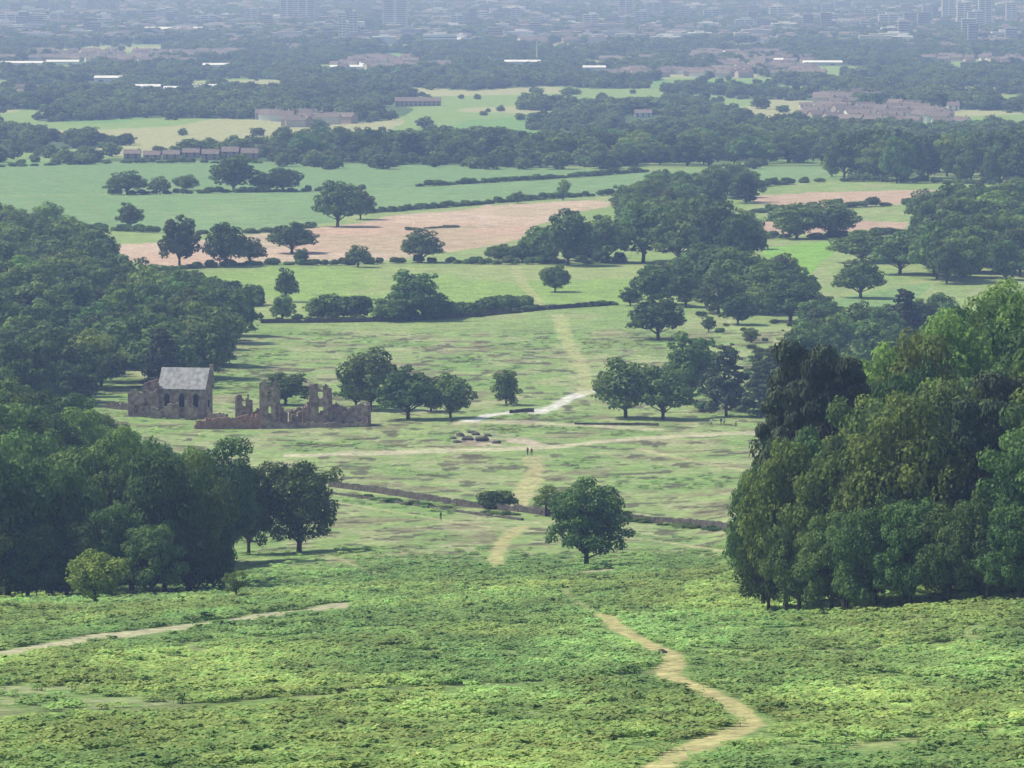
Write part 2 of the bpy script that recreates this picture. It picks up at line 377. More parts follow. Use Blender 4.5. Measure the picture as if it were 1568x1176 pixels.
p=WF[5][0]; mix(inside(p,wx_,wy_)*sstep(.45,.62,fbm(X/40,Y/90,62))*.7,(.28,.32,.13))
tl_=(np.abs(((X*.93+Y*.12)/24)%1-.5)<.035)
mix((inside(WF[0][0],wx_,wy_)|inside(WF[1][0],wx_,wy_))*tl_*.35,(.22,.24,.13))
e=wpoly([(690,662),(730,656),(800,668),(840,682),(760,686),(700,680)]); mix(inside(e,X,Y)*sstep(.3,.5,n3*.5+n2*.5),(.44,.36,.27))
park=sstep(880,960,Y)*(1-sstep(1690,1730,Y))
st=fbm(X/9,Y/16,91,3); mix(park*sstep(.59,.65,st)*.65,(.18,.15,.09))
st2=fbm(X/6,Y/12,95,3); mix(park*sstep(.57,.66,st2)*.5,(.35,.34,.19))
st3=fbm(X/14,Y/30,97,3); mix(park*sstep(.50,.62,st3)*.6,(.16,.27,.07))
st4=fbm(X/4.5,Y/7,98,3); mix(park*sstep(.62,.66,st4)*.85,(.085,.08,.045))
for L,w,c,s,kk in PATHS:
    lo=L.min(0)-8; hi=L.max(0)+8
    k=np.where((X>lo[0])&(X<hi[0])&(Y>lo[1]-14)&(Y<hi[1]+14))[0]
    if len(k)==0: continue
    D=pdist(L,X[k],Y[k],kk); ww=w*(.65+.7*vnoise(X[k]/3,Y[k]/7,41)); m=(1-sstep(.6,1.3,D/ww))*s*(.65+.35*vnoise(X[k]/.8,Y[k]/2.5,43))
    col[k]=col[k]*(1-m[:,None])+np.array(c)*m[:,None]
nr,nc=Xg.shape
me=bpy.data.meshes.new('ground'); me.vertices.add(len(X)); me.vertices.foreach_set('co',np.stack([X,Y,Z],1).astype(np.float32).ravel())
ii=np.arange(nr*nc).reshape(nr,nc); q=np.stack([ii[:-1,:-1],ii[:-1,1:],ii[1:,1:],ii[1:,:-1]],-1).reshape(-1,4)
me.loops.add(q.size); me.loops.foreach_set('vertex_index',q.ravel().astype(np.int32))
me.polygons.add(len(q)); me.polygons.foreach_set('loop_start',(np.arange(len(q))*4).astype(np.int32))
try: me.polygons.foreach_set('loop_total',np.full(len(q),4,np.int32))
except Exception: pass
me.polygons.foreach_set('use_smooth',np.ones(len(q),bool))
ca=me.attributes.new('Col','FLOAT_COLOR','POINT'); ca.data.foreach_set('color',np.concatenate([col,np.ones((len(col),1))],1).astype(np.float32).ravel())
me.update(calc_edges=True); me.validate()
gm,nt,b=newmat('ground_grass')
a=N(nt,'ShaderNodeAttribute',attribute_name='Col'); g=N(nt,'ShaderNodeNewGeometry')
def nz(sc,det):
    n=N(nt,'ShaderNodeTexNoise'); n.inputs['Scale'].default_value=sc; n.inputs['Detail'].default_value=det; nt.links.new(g.outputs['Position'],n.inputs['Vector']); return n
na_=nz(.9,5); nb=nz(.16,5)
m1=N(nt,'ShaderNodeMapRange'); m1.inputs[1].default_value=.3; m1.inputs[2].default_value=.7; m1.inputs[3].default_value=.6; m1.inputs[4].default_value=1.4
m2=N(nt,'ShaderNodeMapRange'); m2.inputs[1].default_value=.3; m2.inputs[2].default_value=.7; m2.inputs[3].default_value=.8; m2.inputs[4].default_value=1.2
nt.links.new(na_.outputs[0],m1.inputs[0]); nt.links.new(nb.outputs[0],m2.inputs[0])
mm=N(nt,'ShaderNodeMath',operation='MULTIPLY'); nt.links.new(m1.outputs[0],mm.inputs[0]); nt.links.new(m2.outputs[0],mm.inputs[1])
vm=N(nt,'ShaderNodeVectorMath',operation='SCALE'); nt.links.new(a.outputs['Color'],vm.inputs[0]); nt.links.new(mm.outputs[0],vm.inputs['Scale'])
nt.links.new(vm.outputs[0],b.inputs['Base Color'])
bp=N(nt,'ShaderNodeBump'); bp.inputs['Strength'].default_value=.7; bp.inputs['Distance'].default_value=.6
nt.links.new(na_.outputs[0],bp.inputs['Height']); nt.links.new(bp.outputs[0],b.inputs['Normal'])
me.materials.append(gm); link(bpy.data.objects.new('ground',me))
# ---------------------------------------------------------------- bracken
def make_bracken(seed):
    global rng
    rng=np.random.default_rng(seed); mb=MB()
    for k in range(22):
        a=rng.random()*6.283; h=.45+.35*rng.random(); cx,cy=.32*rng.normal(size=2)
        dx,dy=math.cos(a),math.sin(a); L=.35+.25*rng.random(); w=.11+.07*rng.random(); v=float(rng.random())
        p0=np.array([cx,cy,h*.75]); p1=p0+np.array([dx*L*.5,dy*L*.5,.10]); p2=p0+np.array([dx*L,dy*L,.0]); q0=np.array([cx,cy,-.1])
        s=np.array([-dy,dx,0])*w
        mb.add([p0-s*.6,p0+s*.6,p1+s,p1-s],[(0,1,2,3)],0,v); mb.add([p1-s,p1+s,p2+s*.2,p2-s*.2],[(0,1,2,3)],0,min(1,v*1.1))
        mb.add([q0-s*.15,q0+s*.15,p0],[(0,1,2)],0,.2)
    return mb.mesh('bracken_%d'%seed,[M_brack],floatattr='v')
C_br=collection('bracken_kinds',[make_bracken(i) for i in (1,2,3,4)])
rng=np.random.default_rng(5)
def jgrid(d0,d1,sp,tw=.105):
    P=[]
    d=d0
    while d<d1:
        s=sp; n=int(2*tw*d/s); x=(np.arange(n)+rng.random(n))*s-tw*d; P.append(np.stack([x,d+rng.random(n)*s],1)); d+=s
    return np.concatenate(P)
B=np.concatenate([jgrid(365,640,1.0),jgrid(640,960,1.25)])
bx,by=B.T
den=.95-.5*sstep(.58,.74,fbm(bx/8,by/34,21))-.65*sstep(.54,.70,vnoise(bx/2.2,by/7,215))
den-=inside(dry,bx,by)*.4
den*=1-sstep(850,960,by+(fbm(bx/40,by/90,11)-.5)*120)*.9
for L,w,c,s,kk in PATHS:
    k=np.where((by<960)&(bx>L[:,0].min()-3)&(bx<L[:,0].max()+3)&(by>L[:,1].min()-24)&(by<L[:,1].max()+24))[0]
    if len(k): D=pdist(L,bx[k],by[k]+(6 if kk>3 else 1.5),max(kk,3)); den[k]-=(D<w*1.1+.35)*2*(s if s<.5 else 1)
keep=rng.random(len(bx))<den; bx=bx[keep];by=by[keep]
B2=jgrid(900,1700,2.2); b2x,b2y=B2.T; d2=sstep(.58,.66,fbm(b2x/14,b2y/30,97,3))*.3
for L,w,c,s,kk in PATHS:
    k=np.where((b2x>L[:,0].min()-3)&(b2x<L[:,0].max()+3)&(b2y>L[:,1].min()-12)&(b2y<L[:,1].max()+12))[0]
    if len(k): D=pdist(L,b2x[k],b2y[k],max(kk,2)); d2[k]-=(D<w*1.2+.6)*2
k2=rng.random(len(b2x))<d2; b2x=b2x[k2];b2y=b2y[k2]
bx=np.concatenate([bx,b2x]);by=np.concatenate([by,b2y]); nb_=len(bx)
sc=(.7+.7*rng.random(nb_))*np.where(by>640,1.15,1.0)
ta=fbm(bx/25,by/90,201)[:,None]; tb=fbm(bx/3,by/10,203)[:,None]; tc_=fbm(bx/14,by/60,209)[:,None]
tint=(.6+.8*tb)*(.8+.4*sstep(.35,.65,tc_))*(np.array([[.88,.98,.95]])*(1-sstep(.35,.65,ta))+np.array([[1.08,1.02,.92]])*sstep(.35,.65,ta))
hv=(.3+.7*rng.random(nb_))*(.5+1.0*fbm(bx/3.5,by/9,207))
scatter('bracken',np.stack([bx,by,H(bx,by)-.05],1),np.stack([sc,sc,sc*hv*np.where(by>900,.6,1)],1),rng.random(nb_)*6.28,rng.integers(0,4,nb_),C_br,tint)
print('bracken',nb_)
# ---------------------------------------------------------------- individual trees
T('oak_tree',lone[0],898,868,735,118); T('oak_tree',lone[1],458,845,698,118)
T('young_oak_tree',lone[2],146,928,838,88); T('young_ash_tree',sparse,362,920,866,46)
T('hawthorn_tree',bush[0],757,779,737,62,.95); T('hawthorn_tree',sparse,836,790,736,58)
T('field_tree',mid[3],775,620,562,38,.62)
for a in [(567,628,530,90),(545,622,577,60),(625,642,562,90),(690,640,570,64),(660,630,575,50)]: T('oak_tree',random.choice(mid[:3]),*a)
T('oak_tree',mid[1],437,620,570,70)
for a in [(958,640,545,92),(1015,642,560,85),(1058,615,512,80)]: T('oak_tree',random.choice(mid[:3]),*a)
T('cedar_tree',mid[4],1112,638,525,80,.68); T('cedar_tree',mid[4],1165,640,548,60,.68); T('cedar_tree',mid[4],1385,520,440,60,.68)
for a in [(1008,520,450,82),(438,462,410,34),(433,492,452,36),(632,490,415,78),(600,492,455,60),(668,488,452,60),(850,447,403,44),(548,409,375,40),(645,402,350,62),(447,388,340,72),(517,347,277,74),(552,336,288,40),
          (275,408,332,60),(345,408,338,62),(382,404,362,46),(358,293,238,68),(433,293,255,58),(408,293,262,50),(195,298,262,62),(245,297,270,34),(285,292,266,36),(198,352,310,38),(793,311,292,20),(462,405,380,22),
          (1220,366,308,80),(1270,364,305,85),(1200,350,315,50),(1410,342,290,42),(1320,402,352,90),(1378,420,355,85),(1318,456,395,74),(1130,497,448,54),(1085,508,483,22),(1150,525,500,26),
          (825,402,345,60),(870,406,318,80),(930,402,330,74),(985,402,312,88),(1040,404,318,84),(1095,402,305,90),(1135,412,330,70),(905,395,335,60),(1065,385,300,70),(1010,385,318,60),
          (1010,450,402,60),(1040,440,395,60),(1080,455,370,92),(1130,465,375,92),(1170,478,402,90),(1210,492,430,92),(1252,512,460,72),(965,468,440,34),(770,400,372,40),(800,402,372,44),(1050,470,420,60),(1100,480,420,70),
          (1185,625,560,70),(1215,600,535,80),(1175,560,530,50),(1250,560,500,80),(1225,540,500,50),(1290,540,480,70),(1340,520,470,70)]:
    T('oak_tree',random.choice([mid[0],mid[1],mid[2],mid[0],mid[1],mid[2],mid[5]]),*a)
T('bare_field_tree',sparse,862,307,270,28)
# ---------------------------------------------------------------- woods
def tl(name,lst,coll):
    P=[];S=[];I=[]
    for px,d,top,w,k in lst:
        p=at(px,d); hh=max(ztop(top,d)-p[2],4); cw={4:.62,5:.8}.get(k,.84); ww=w/ppm(d)
        P.append(p-np.array([0,0,.3])); S.append((ww/cw,ww/cw,hh)); I.append(k)
    scatter(name,P,S,np.array([random.random()*6.28 for _ in P]),I,coll)
tl('hillside_wood',[
 (1170,700,715,100,1),(1170,750,690,110,0),(1205,680,665,130,3),(1240,725,512,150,5),(1275,715,535,130,5),(1215,735,560,100,5),(1295,670,660,160,3),(1340,665,650,150,0),
 (1390,660,595,180,3),(1350,690,590,160,0),(1450,665,640,160,1),(1480,680,560,180,2),(1440,700,575,170,3),(1530,670,610,170,1),(1575,645,640,170,2),(1560,680,560,170,5),(1500,660,600,130,5),
 (1300,735,575,130,5),(1345,750,520,160,3),(1400,750,500,170,3),(1460,760,470,180,3),(1520,770,455,170,0),(1575,770,435,180,3),(1620,750,450,200,1),(1650,680,520,210,3),(1640,650,600,200,0),
 (1430,810,490,160,3),(1490,830,450,160,3),(1550,840,425,170,3),(1330,800,540,140,1),(1240,770,600,140,2),(1205,750,640,120,1),(1700,680,540,230,0),(1720,770,440,230,2),(1600,710,520,180,3),(1500,710,540,160,2),
 (1360,710,600,150,1),(1280,690,640,140,0),(1420,680,620,110,3),(1380,730,540,120,0),(1320,700,600,120,3),
 (1178,685,780,85,0),(1225,675,780,100,1),(1275,662,770,110,2),(1330,655,750,110,1),(1395,652,745,110,0),(1455,650,760,110,2),(1515,645,740,120,1),(1565,640,750,120,0),(1620,640,760,140,2)],C_near)
tl('oak_wood',[
 (-60,840,660,200,0),(10,845,665,150,1),(75,850,690,130,2),(125,865,660,140,0),(200,860,690,140,1),(250,850,668,130,2),(290,860,690,110,3),(318,875,700,90,1),(160,845,760,110,2),
 (350,940,678,90,4),(380,960,690,80,1),(40,910,640,140,2),(100,920,655,140,1),(180,920,650,140,3),(250,930,668,140,1),(300,940,680,110,3),(55,880,720,110,3),
 (-20,1000,590,170,0),(50,1010,600,140,1),(110,1020,620,130,3),(170,1030,640,120,0),(220,1040,655,110,1),(-60,950,620,180,1),(-40,1100,565,150,2),(20,1100,575,140,1),(80,1110,590,130,0),(140,1120,618,110,2),(-120,880,640,220,2),(-150,1050,600,220,1),
 (-20,835,780,110,2),(40,836,790,100,0),(100,842,780,100,1),(230,842,790,100,0),(285,845,795,80,2),(325,852,810,55,1)],C_near)
def region_wood(name,poly,sp,h0,h1,coll,kinds,wr=(.8,1.15)):
    W=wpoly(poly); lo=W.min(0);hi=W.max(0); P=[];S=[];I=[]
    y=lo[1]
    while y<hi[1]:
        x=lo[0]
        while x<hi[0]:
            xx=x+random.uniform(-.5,.5)*sp; y2=y+random.uniform(-.5,.5)*sp
            if inside(W,np.array([xx]),np.array([y2]))[0]:
                hh=random.uniform(h0,h1); ww=hh*random.uniform(*wr)
                P.append((xx,y2,float(H(xx,y2))-.3)); S.append((ww/.84,ww/.84,hh)); I.append(random.choice(kinds))
            x+=sp
        y+=sp
    scatter(name,P,S,np.array([random.random()*6.28 for _ in P]),I,coll); print(name,len(P))
K=[0,1,2,0,1,2,3,5,5,4]
region_wood('valley_wood',[(-90,390),(60,388),(110,402),(165,435),(230,470),(300,490),(395,500),(390,522),(345,547),(335,600),(190,598),(165,622),(80,625),(0,655),(-90,655)],16,10,18,C_mid,K)
region_wood('meadow_wood',[(1420,440),(1400,400),(1430,360),(1480,340),(1700,335),(1700,430),(1560,430)],15,13,20,C_mid,K)
region_wood('field_corner_wood',[(990,470),(1060,440),(1180,425),(1230,440),(1290,520),(1240,505),(1170,490),(1100,480)],24,8,14,C_mid,K)
region_wood('farm_wood',[(1285,280),(1270,268),(1320,262),(1700,262),(1700,285),(1450,282)],18,12,24,C_mid,K,(.6,.9))
region_wood('hedge_wood',[(965,312),(1090,285),(1180,290),(1140,318),(1060,345),(1165,365),(1150,385),(960,360)],20,10,15,C_mid,K)
region_wood('copse',[(1165,650),(1150,600),(1190,560),(1300,530),(1400,500),(1500,500),(1500,650)],17,8,14,C_mid,K)
region_wood('woodland_edge',[(-150,355),(60,352),(110,372),(90,385),(0,385),(-150,388)],14,9,14,C_mid,K)
region_wood('shelter_belt',[(420,246),(560,249),(760,251),(1000,256),(1280,250),(1280,232),(900,235),(420,236)],18,9,17,C_mid,K,(.9,1.3))
# ---------------------------------------------------------------- hedges
def hedge(pts,h,sp,gap=.1,wid=1.0,name='hedgerow'):
    L=wline(pts,4); P=[];S=[];I=[]
    for (a,b) in zip(L[:-1],L[1:]):
        n=max(1,int(np.hypot(*(b-a))/sp))
        for i in range(n):
            if random.random()<gap: continue
            q=a+(b-a)*(i+random.random())/n+np.array([random.uniform(-.6,.6),random.uniform(-.6,.6)])
            hh=h*random.uniform(.6,1.5); P.append((q[0],q[1],float(H(*q))-.2)); w=max(hh*1.2,sp*1.5)*wid*random.uniform(.8,1.2); S.append((w,w,hh)); I.append(random.randint(0,1))
    scatter(name,P,S,np.array([random.random()*6.28 for _ in P]),I,C_bush)
hedge([(165,298),(320,296),(460,293),(560,291)],3,3,.08); hedge([(640,286),(760,279),(900,270),(990,263)],3,3.5,.03); hedge([(560,327),(700,316),(850,304),(980,296)],3,3,.04)
hedge([(1000,296),(1130,290),(1280,278),(1568,284)],4,4,.1); hedge([(170,378),(60,370)],4,4,.1); hedge([(235,415),(400,406),(520,406),(640,402),(780,405),(960,402)],3,3,.05)
hedge([(405,492),(480,490),(560,491)],2.5,2.5,.05); hedge([(480,488),(510,486),(555,488)],7,3,.05); hedge([(575,490),(640,490),(700,486),(760,478),(800,474)],5,3,.1); hedge([(700,486),(800,478),(830,474),(940,467)],2,2.5,.1)
hedge([(1150,362),(1250,366),(1390,356)],3,4,.2); hedge([(1160,326),(1300,318),(1450,312),(1568,308)],4,4,.2); hedge([(620,353),(650,350),(700,348)],1.5,3,.2)
hedge([(0,256),(200,250),(400,250)],3,4,.3); hedge([(230,430),(330,455),(400,470)],6,4,.1); hedge([(755,395),(830,398),(960,400)],5,3.5,.2)
hedge([(80,345),(240,357),(390,357),(480,348)],3,3.5,.2)
hedge([(-60,915),(100,908),(200,902),(300,896),(350,888)],2.5,2.2,.2,1,'wood_undergrowth'); hedge([(1145,872),(1250,890),(1400,898),(1600,898)],1.6,1.8,.3,1,'wood_undergrowth')
P=[];S=[];I=[]
for _ in range(90):
    px=random.uniform(1060,1300);py=random.uniform(470,640)
    p=hit(px,py);h=random.uniform(.8,2.6);P.append(p-np.array([0,0,.1]));S.append((h*1.5,h*1.5,h));I.append(0)
scatter('gorse_bushes',P,S,np.array([random.random()*6 for _ in P]),I,C_bush)
# ---------------------------------------------------------------- warehouses / houses
excl=[]
def warehouse(px,base,wpx,hpx,mat=M_roofw,name='warehouse'):
    p=hit(px,base); d=p[1]; w=wpx/ppm(d); h=max(hpx/ppm(d),5); dep=w*.4+12
    mb=MB(); mb.gable(0,dep/2,-1,w,dep,h*.8,h*.35,0,0,1,ov=.3)
    for i in range(max(2,int(w/14))):
        x=-w/2+w*(i+.5)/max(2,int(w/14)); mb.box(x,-.1,-.9,4.2,.3,h*.45,0,2)
    mb.box(0,-.08,h*.5,w*.96,.2,h*.1,0,2)
    mb.obj(name,[mat,M_roofw,M_glass],tuple(p)); excl.append((p[0],d,w/2+8,h))
for a in [(30,101,70,7),(95,99,50,6),(-60,104,120,7),(222,97,75,6),(165,125,42,9),(225,138,40,7),(275,141,50,8),(318,138,40,7),(265,52,88,10),(530,107,50,7),(570,106,40,9),(760,61,40,8),(800,99,55,6),(910,108,35,6),(1195,96,50,5),(1260,100,60,5),(1120,84,50,5),(420,27,60,6),(1252,34,30,6),(690,64,40,5),(330,104,40,5)]: warehouse(*a)
def house(px,base,wpx,hpx,n=1,wall=None,name='brick_house',roof=None):
    p=hit(px,base); d=p[1]; w=wpx/ppm(d); h=hpx/ppm(d); wall=wall or M_brown
    mb=MB(); mb.gable(0,4,-.5,w,8,h*.6+.5,h*.4,0,0,1)
    k=max(2,int(w/3.2))
    for i in range(k):
        x=-w/2+w*(i+.5)/k
        for z in (h*.1,h*.36): mb.box(x,0,z,1.3,.16,h*.16,0,2)
        if i%3==1: mb.box(x+1.2,4,h*.8,.8,1,h*.32,0,0)
    mb.obj(name,[wall,roof or M_tile,M_glass],tuple(p)); excl.append((p[0],d,w/2+10,h))
for i,x in enumerate([202,232,262,292,322,352,382]): house(x,244+random.uniform(-2,2),25,16+random.uniform(-2,2),name='terraced_houses')
for a in [(1545,250,40,22),(1520,246,28,18),(1575,262,30,20)]: house(*a)
house(985,180,26,12,wall=M_white,name='white_house'); house(1460,170,18,14,wall=M_white,name='white_house'); house(640,163,70,14,name='brick_school')
house(1235,165,20,8,wall=M_white,name='white_house')
mb=MB(); rr=random.Random(8); sub=0
for i in range(9000):
    d=rr.uniform(3800,7600); x=rr.uniform(-.11,.11)*d
    if float(vnoise(np.array([x/130+7]),np.array([d/400+2]),511)[0])<(.80 if d<5500 else .70): continue
    if rr.random()<.6: continue
    z=float(H(x,d)); c=rr.choice([(.55,.52,.48),(.45,.38,.34),(.42,.34,.30),(.75,.75,.73),(.5,.44,.40)]); w=rr.uniform(9,20)
    mb.gable(x,d,z-.5,w,8,5.2,2.6,rr.uniform(-.6,.6),0,1,c); mb.box(x+w*.3,d,z+6.4,.9,.9,2.2,0,0,c); sub+=1
print('suburb',sub); mb.obj('suburban_houses',[M_city,M_tile],colattr='c')
# ---------------------------------------------------------------- distant trees
Q=jgrid(2960,7600,15.5,.115); qx,qy=Q.T
f1=openness(qx,qy); f2=vnoise(qx/60,qy/110,83)
dn=np.where(f1>OT,.035,.62+.38*(f2>.35)); dn=np.where((f1>OT-.012)&(f1<=OT+.008),1,dn)
dn=np.where(vnoise(qx/130+7,qy/400+2,511)>np.where(qy<5500,.80,.70),dn*.55,dn)
dn*=np.where(qy>6000,.75,1)
for wx,wd,hw,hh in excl:
    dn=np.where((np.abs(qx-wx)<hw)&(qy>wd-(hh/.02 if wd>4000 else 200))&(qy<wd+40),0,dn)
k=rng.random(len(qx))<dn; qx=qx[k];qy=qy[k]; n=len(qx)
hh=(5+7*rng.random(n))*(.7+.6*vnoise(qx/90,qy/150,87))*np.where(openness(qx,qy)>OT-.03,.75,1); ww=hh*(1.0+.5*rng.random(n))/.84
scatter('distant_woodland',np.stack([qx,qy,H(qx,qy)-1],1),np.stack([ww,ww,hh],1),rng.random(n)*6.28,rng.integers(0,4,n),C_far); print('far',n)
Q=jgrid(7600,14500,30,.115); qx,qy=Q.T; k=rng.random(len(qx))<.25+.6*(vnoise(qx/200,qy/300,88)>.5); qx=qx[k];qy=qy[k]; n=len(qx)
hh=8+6*rng.random(n); ww=hh*(1.2+1.2*rng.random(n))
scatter('city_trees',np.stack([qx,qy,H(qx,qy)-1],1),np.stack([ww,ww,hh],1),rng.random(n)*6.28,rng.integers(0,4,n),C_far); print('city trees',n)
# ---------------------------------------------------------------- city
mb=MB(); rr=random.Random(3)
pal=[(.6,.6,.61),(.55,.53,.52),(.46,.38,.35),(.44,.37,.33),(.6,.55,.5),(.8,.8,.8),(.4,.4,.43),(.5,.43,.4)]
for i in range(2600):
    d=7600+7200*rr.random()**1.1; x=rr.uniform(-.115,.115)*d; z=float(H(x,d)); c=rr.choice(pal)
    t=rr.random()
    if t<.62: w=rr.uniform(10,34); mb.gable(x,d,z-1,w,rr.uniform(9,12),rr.uniform(5,7),rr.uniform(2.5,3.5),rr.uniform(-.6,.6),0,1,c)
    elif t<.94:
        w=rr.uniform(14,45);h=rr.uniform(7,14); mb.box(x,d,z-1,w,rr.uniform(15,40),h,0,0,c); mb.box(x,d+2,z-1+h,w*.4,8,2.5,0,0,c)
        for fl in range(int(h/3.4)): mb.box(x,d,z+1.2+fl*3.4,w+.4,16,1.1,0,2,.5)
    else:
        w=rr.uniform(12,20);h=rr.uniform(16,30); mb.box(x,d,z-1,w,15,h,0,0,c)
        for fl in range(int(h/3.4)): mb.box(x,d,z+1.2+fl*3.4,w+.4,15.4,1.2,0,2,.5)
mb.obj('city_buildings',[M_city,M_tile,M_glass],colattr='c')
def tower(px,base,top,wpx,mat=M_conc,d=None):
    p=hit(px,base); d=p[1]; w=wpx/ppm(d); h=ztop(top,d)-p[2]; m=MB()
    m.box(0,0,-1,w,w*.8,h+1,0,0); m.box(w*.1,0,h,w*.45,w*.4,3.5,0,0)
    nf=int(h/3.2)
    for i in range(nf):
        z=1+i*h/nf
        for sx in (-.25,.25): m.box(sx*w,-w*.4,z+.6,w*.38,.5,1.2,0,1)
        m.box(-w*.5,0,z+.6,.5,w*.6,1.2,0,1); m.box(w*.5,0,z+.6,.5,w*.6,1.2,0,1)
    m.obj('high_rise_tower',[mat,M_glass],tuple(p))
for i,a in enumerate([(524,64,20,12),(541,64,18,13),(605,44,-25,38),(440,38,-20,22),(470,38,-8,26),(385,35,14,20),(958,32,-18,22),(1000,30,4,22),(905,46,22,24),(982,40,18,20),(1452,32,-4,20),(1476,42,4,22),(1508,46,-8,20),(1494,48,18,26),(1548,36,4,16),(1420,30,8,16),(1270,40,22,26),(1190,30,10,24),
          (700,44,24,22),(835,42,26,24),(790,34,12,14),(1090,34,14,26),(1360,40,22,30),(90,36,20,26),(160,40,28,30),(240,34,16,16),(320,40,24,24),(10,40,22,30),(1330,30,12,14),(1140,44,30,30)]): tower(*a,mat=M_white if i in(0,1,10,11,12,8,17) else M_conc)
for px,b0,t0 in ((822,97,62),(345,97,74),(1068,60,40)):
    p=hit(px,b0);d=p[1];h=ztop(t0,d)-p[2]; m=MB(); m.cone((0,0,-1),(0,0,h),.9,.4,6); m.box(0,0,h*.92,3,3,.6); m.obj('lattice_mast',[M_white],tuple(p))
# ---------------------------------------------------------------- stone walls
def drywall(pts,h=1.2,w=.6,name='dry_stone_wall',mat=M_stone):
    L=wline(pts,12); out=[L[0]]
    for p in L[1:]:
        q=out[-1]; n=int(np.hypot(*(p-q))/1.0)
        for i in range(1,n+1): out.append(q+(p-q)*i/n)
    L=np.array(out); mb=MB(); v=[];f=[]
    for i,p in enumerate(L):
        a=L[max(0,i-1)];b_=L[min(len(L)-1,i+1)]; t=(b_-a)/(np.hypot(*(b_-a))+1e-9); nn=np.array([-t[1],t[0]])
        z=float(H(*p)); hh=h*(.75+.3*random.random()+.25*float(vnoise(p[0]/9,p[1]/9,77)))*(.4 if random.random()<.04 else 1)
        for s,zz in ((-1.15,-.3),(-.85,hh*.55),(-.7,hh),(.7,hh),(.85,hh*.55),(1.15,-.3)):
            q=p+nn*s*w/2*(1+random.uniform(-.15,.15)); v.append((q[0],q[1],z+zz+random.uniform(-.06,.06)))
    for i in range(len(L)-1):
        for j in range(5): f.append((i*6+j,i*6+j+1,(i+1)*6+j+1,(i+1)*6+j))
    mb.add(v,f); mb.obj(name,[mat])
drywall([(505,745),(600,758),(700,774),(790,783),(850,791)],1.15,.8); drywall([(930,793),(1000,801),(1060,806),(1160,817)],1.15,.8)
drywall([(505,756),(600,769),(700,784),(800,797)],.4,.6); drywall([(400,495),(560,493),(700,487),(830,475),(940,467)],1.3,.8)
drywall([(782,633),(800,631),(822,631)],.8,.8,'stone_bridge_wall'); drywall([(1150,892),(1300,900),(1450,905),(1640,908)],1.2,.7)
drywall([(880,650),(960,651),(1010,652)],.5,.6); drywall([(165,625),(240,632)],1.6,.7)
hedge([(530,758),(640,774),(720,784),(800,790)],1.0,2,.4,1,'wall_scrub'); hedge([(940,796),(1060,808),(1140,816)],1.0,2,.4,1,'wall_scrub')
# ---------------------------------------------------------------- ruins
def ruinwall(mb,x0,y0,x1,y1,prof,thick=.8,cell=.45,holes=(),m=0,seed=1):
    rd=random.Random(seed); L=math.hypot(x1-x0,y1-y0); nx=int(L/cell); ux,uy=(x1-x0)/L,(y1-y0)/L; rot=math.atan2(uy,ux)
    for i in range(nx):
        s=(i+.5)*cell; h=np.interp(s/L,[p[0] for p in prof],[p[1] for p in prof])+rd.uniform(-.35,.35)
        segs=[(-.4,h)]
        for (a,b,z0,z1) in holes:
            if a<=s/L<=b:
                ns=[]
                for q0,q1 in segs:
                    if z0>q0 and z0<q1: ns.append((q0,z0))
                    if z1<q1: ns.append((max(z1,q0),q1))
                    if z0>=q1: ns.append((q0,q1))
                segs=ns
        for q0,q1 in segs:
            if q1-q0>.1: mb.box(x0+ux*s,y0+uy*s,q0,cell*.996,thick+rd.uniform(-.12,.12),q1-q0,rot,m)
def world(px,base): return hit(px,base)
root=world(430,655); E=bpy.data.objects.new('ruined_manor_house',None); E.location=tuple(root); link(E)
s=1/ppm(root[1])
def rx(px): return (px-430)*s
def part(nm,fn,mat=M_ruin):
    mb=MB(); fn(mb); mb.obj(nm,[mat,M_redbrick],(0,0,0),E)
def tow(cx,w,h,seed,y=0):
    def fn(mb):
        a=w/2
        pr=[(0,h*.93),(.25,h),(.45,h*.82),(.6,h*.84),(.8,h*.98),(1,h*.9)]
        hl=[(.4,.6,h*.62,h*.78),(.4,.62,h*.28,h*.45)]
        ruinwall(mb,cx-a,y-a,cx+a,y-a,pr,.7,.4,hl,0,seed); ruinwall(mb,cx-a,y+a,cx+a,y+a,[(0,h*.8),(.5,h*.55),(1,h*.9)],.7,.4,hl,0,seed+1)
        ruinwall(mb,cx-a,y-a+.5,cx-a,y+a-.5,[(0,h*.95),(1,h*.75)],.7,.4,[],0,seed+2); ruinwall(mb,cx+a,y-a+.5,cx+a,y+a-.5,[(0,h*.9),(.5,h*.6),(1,h*.8)],.7,.4,[],0,seed+3)
    return fn
part('west_tower',tow(rx(413),4.0,11.3,5)); part('east_tower',tow(rx(491),4.4,10.6,9,3))
part('stair_turret',tow(rx(372),3.2,7.4,15,6))
part('hall_wall',lambda mb:ruinwall(mb,rx(428),1.5,rx(480),3,[(0,5.4),(.2,3.2),(.45,2.6),(.7,4.0),(.85,6.6),(1,8.2)],.9,.45,[(.25,.34,1.2,3),(.55,.66,1,3.4)],0,21))
part('kitchen_wall',lambda mb:ruinwall(mb,rx(505),3,rx(565),1,[(0,4.2),(.2,4.8),(.35,3.4),(.6,4.8),(.8,5.6),(1,4.8)],.9,.45,[(.3,.4,.8,2.6)],0,23))
part('kitchen_side_wall',lambda mb:ruinwall(mb,rx(565),1.6,rx(562),11,[(0,4.8),(.5,3),(1,5)],.9,.45,[],0,24))
part('gallery_wall',lambda mb:ruinwall(mb,rx(358),7.5,rx(400),7,[(0,5.6),(.2,6.2),(.3,3.8),(.7,3.2),(1,4.4)],.9,.45,[(.5,.6,1,3)],0,25))
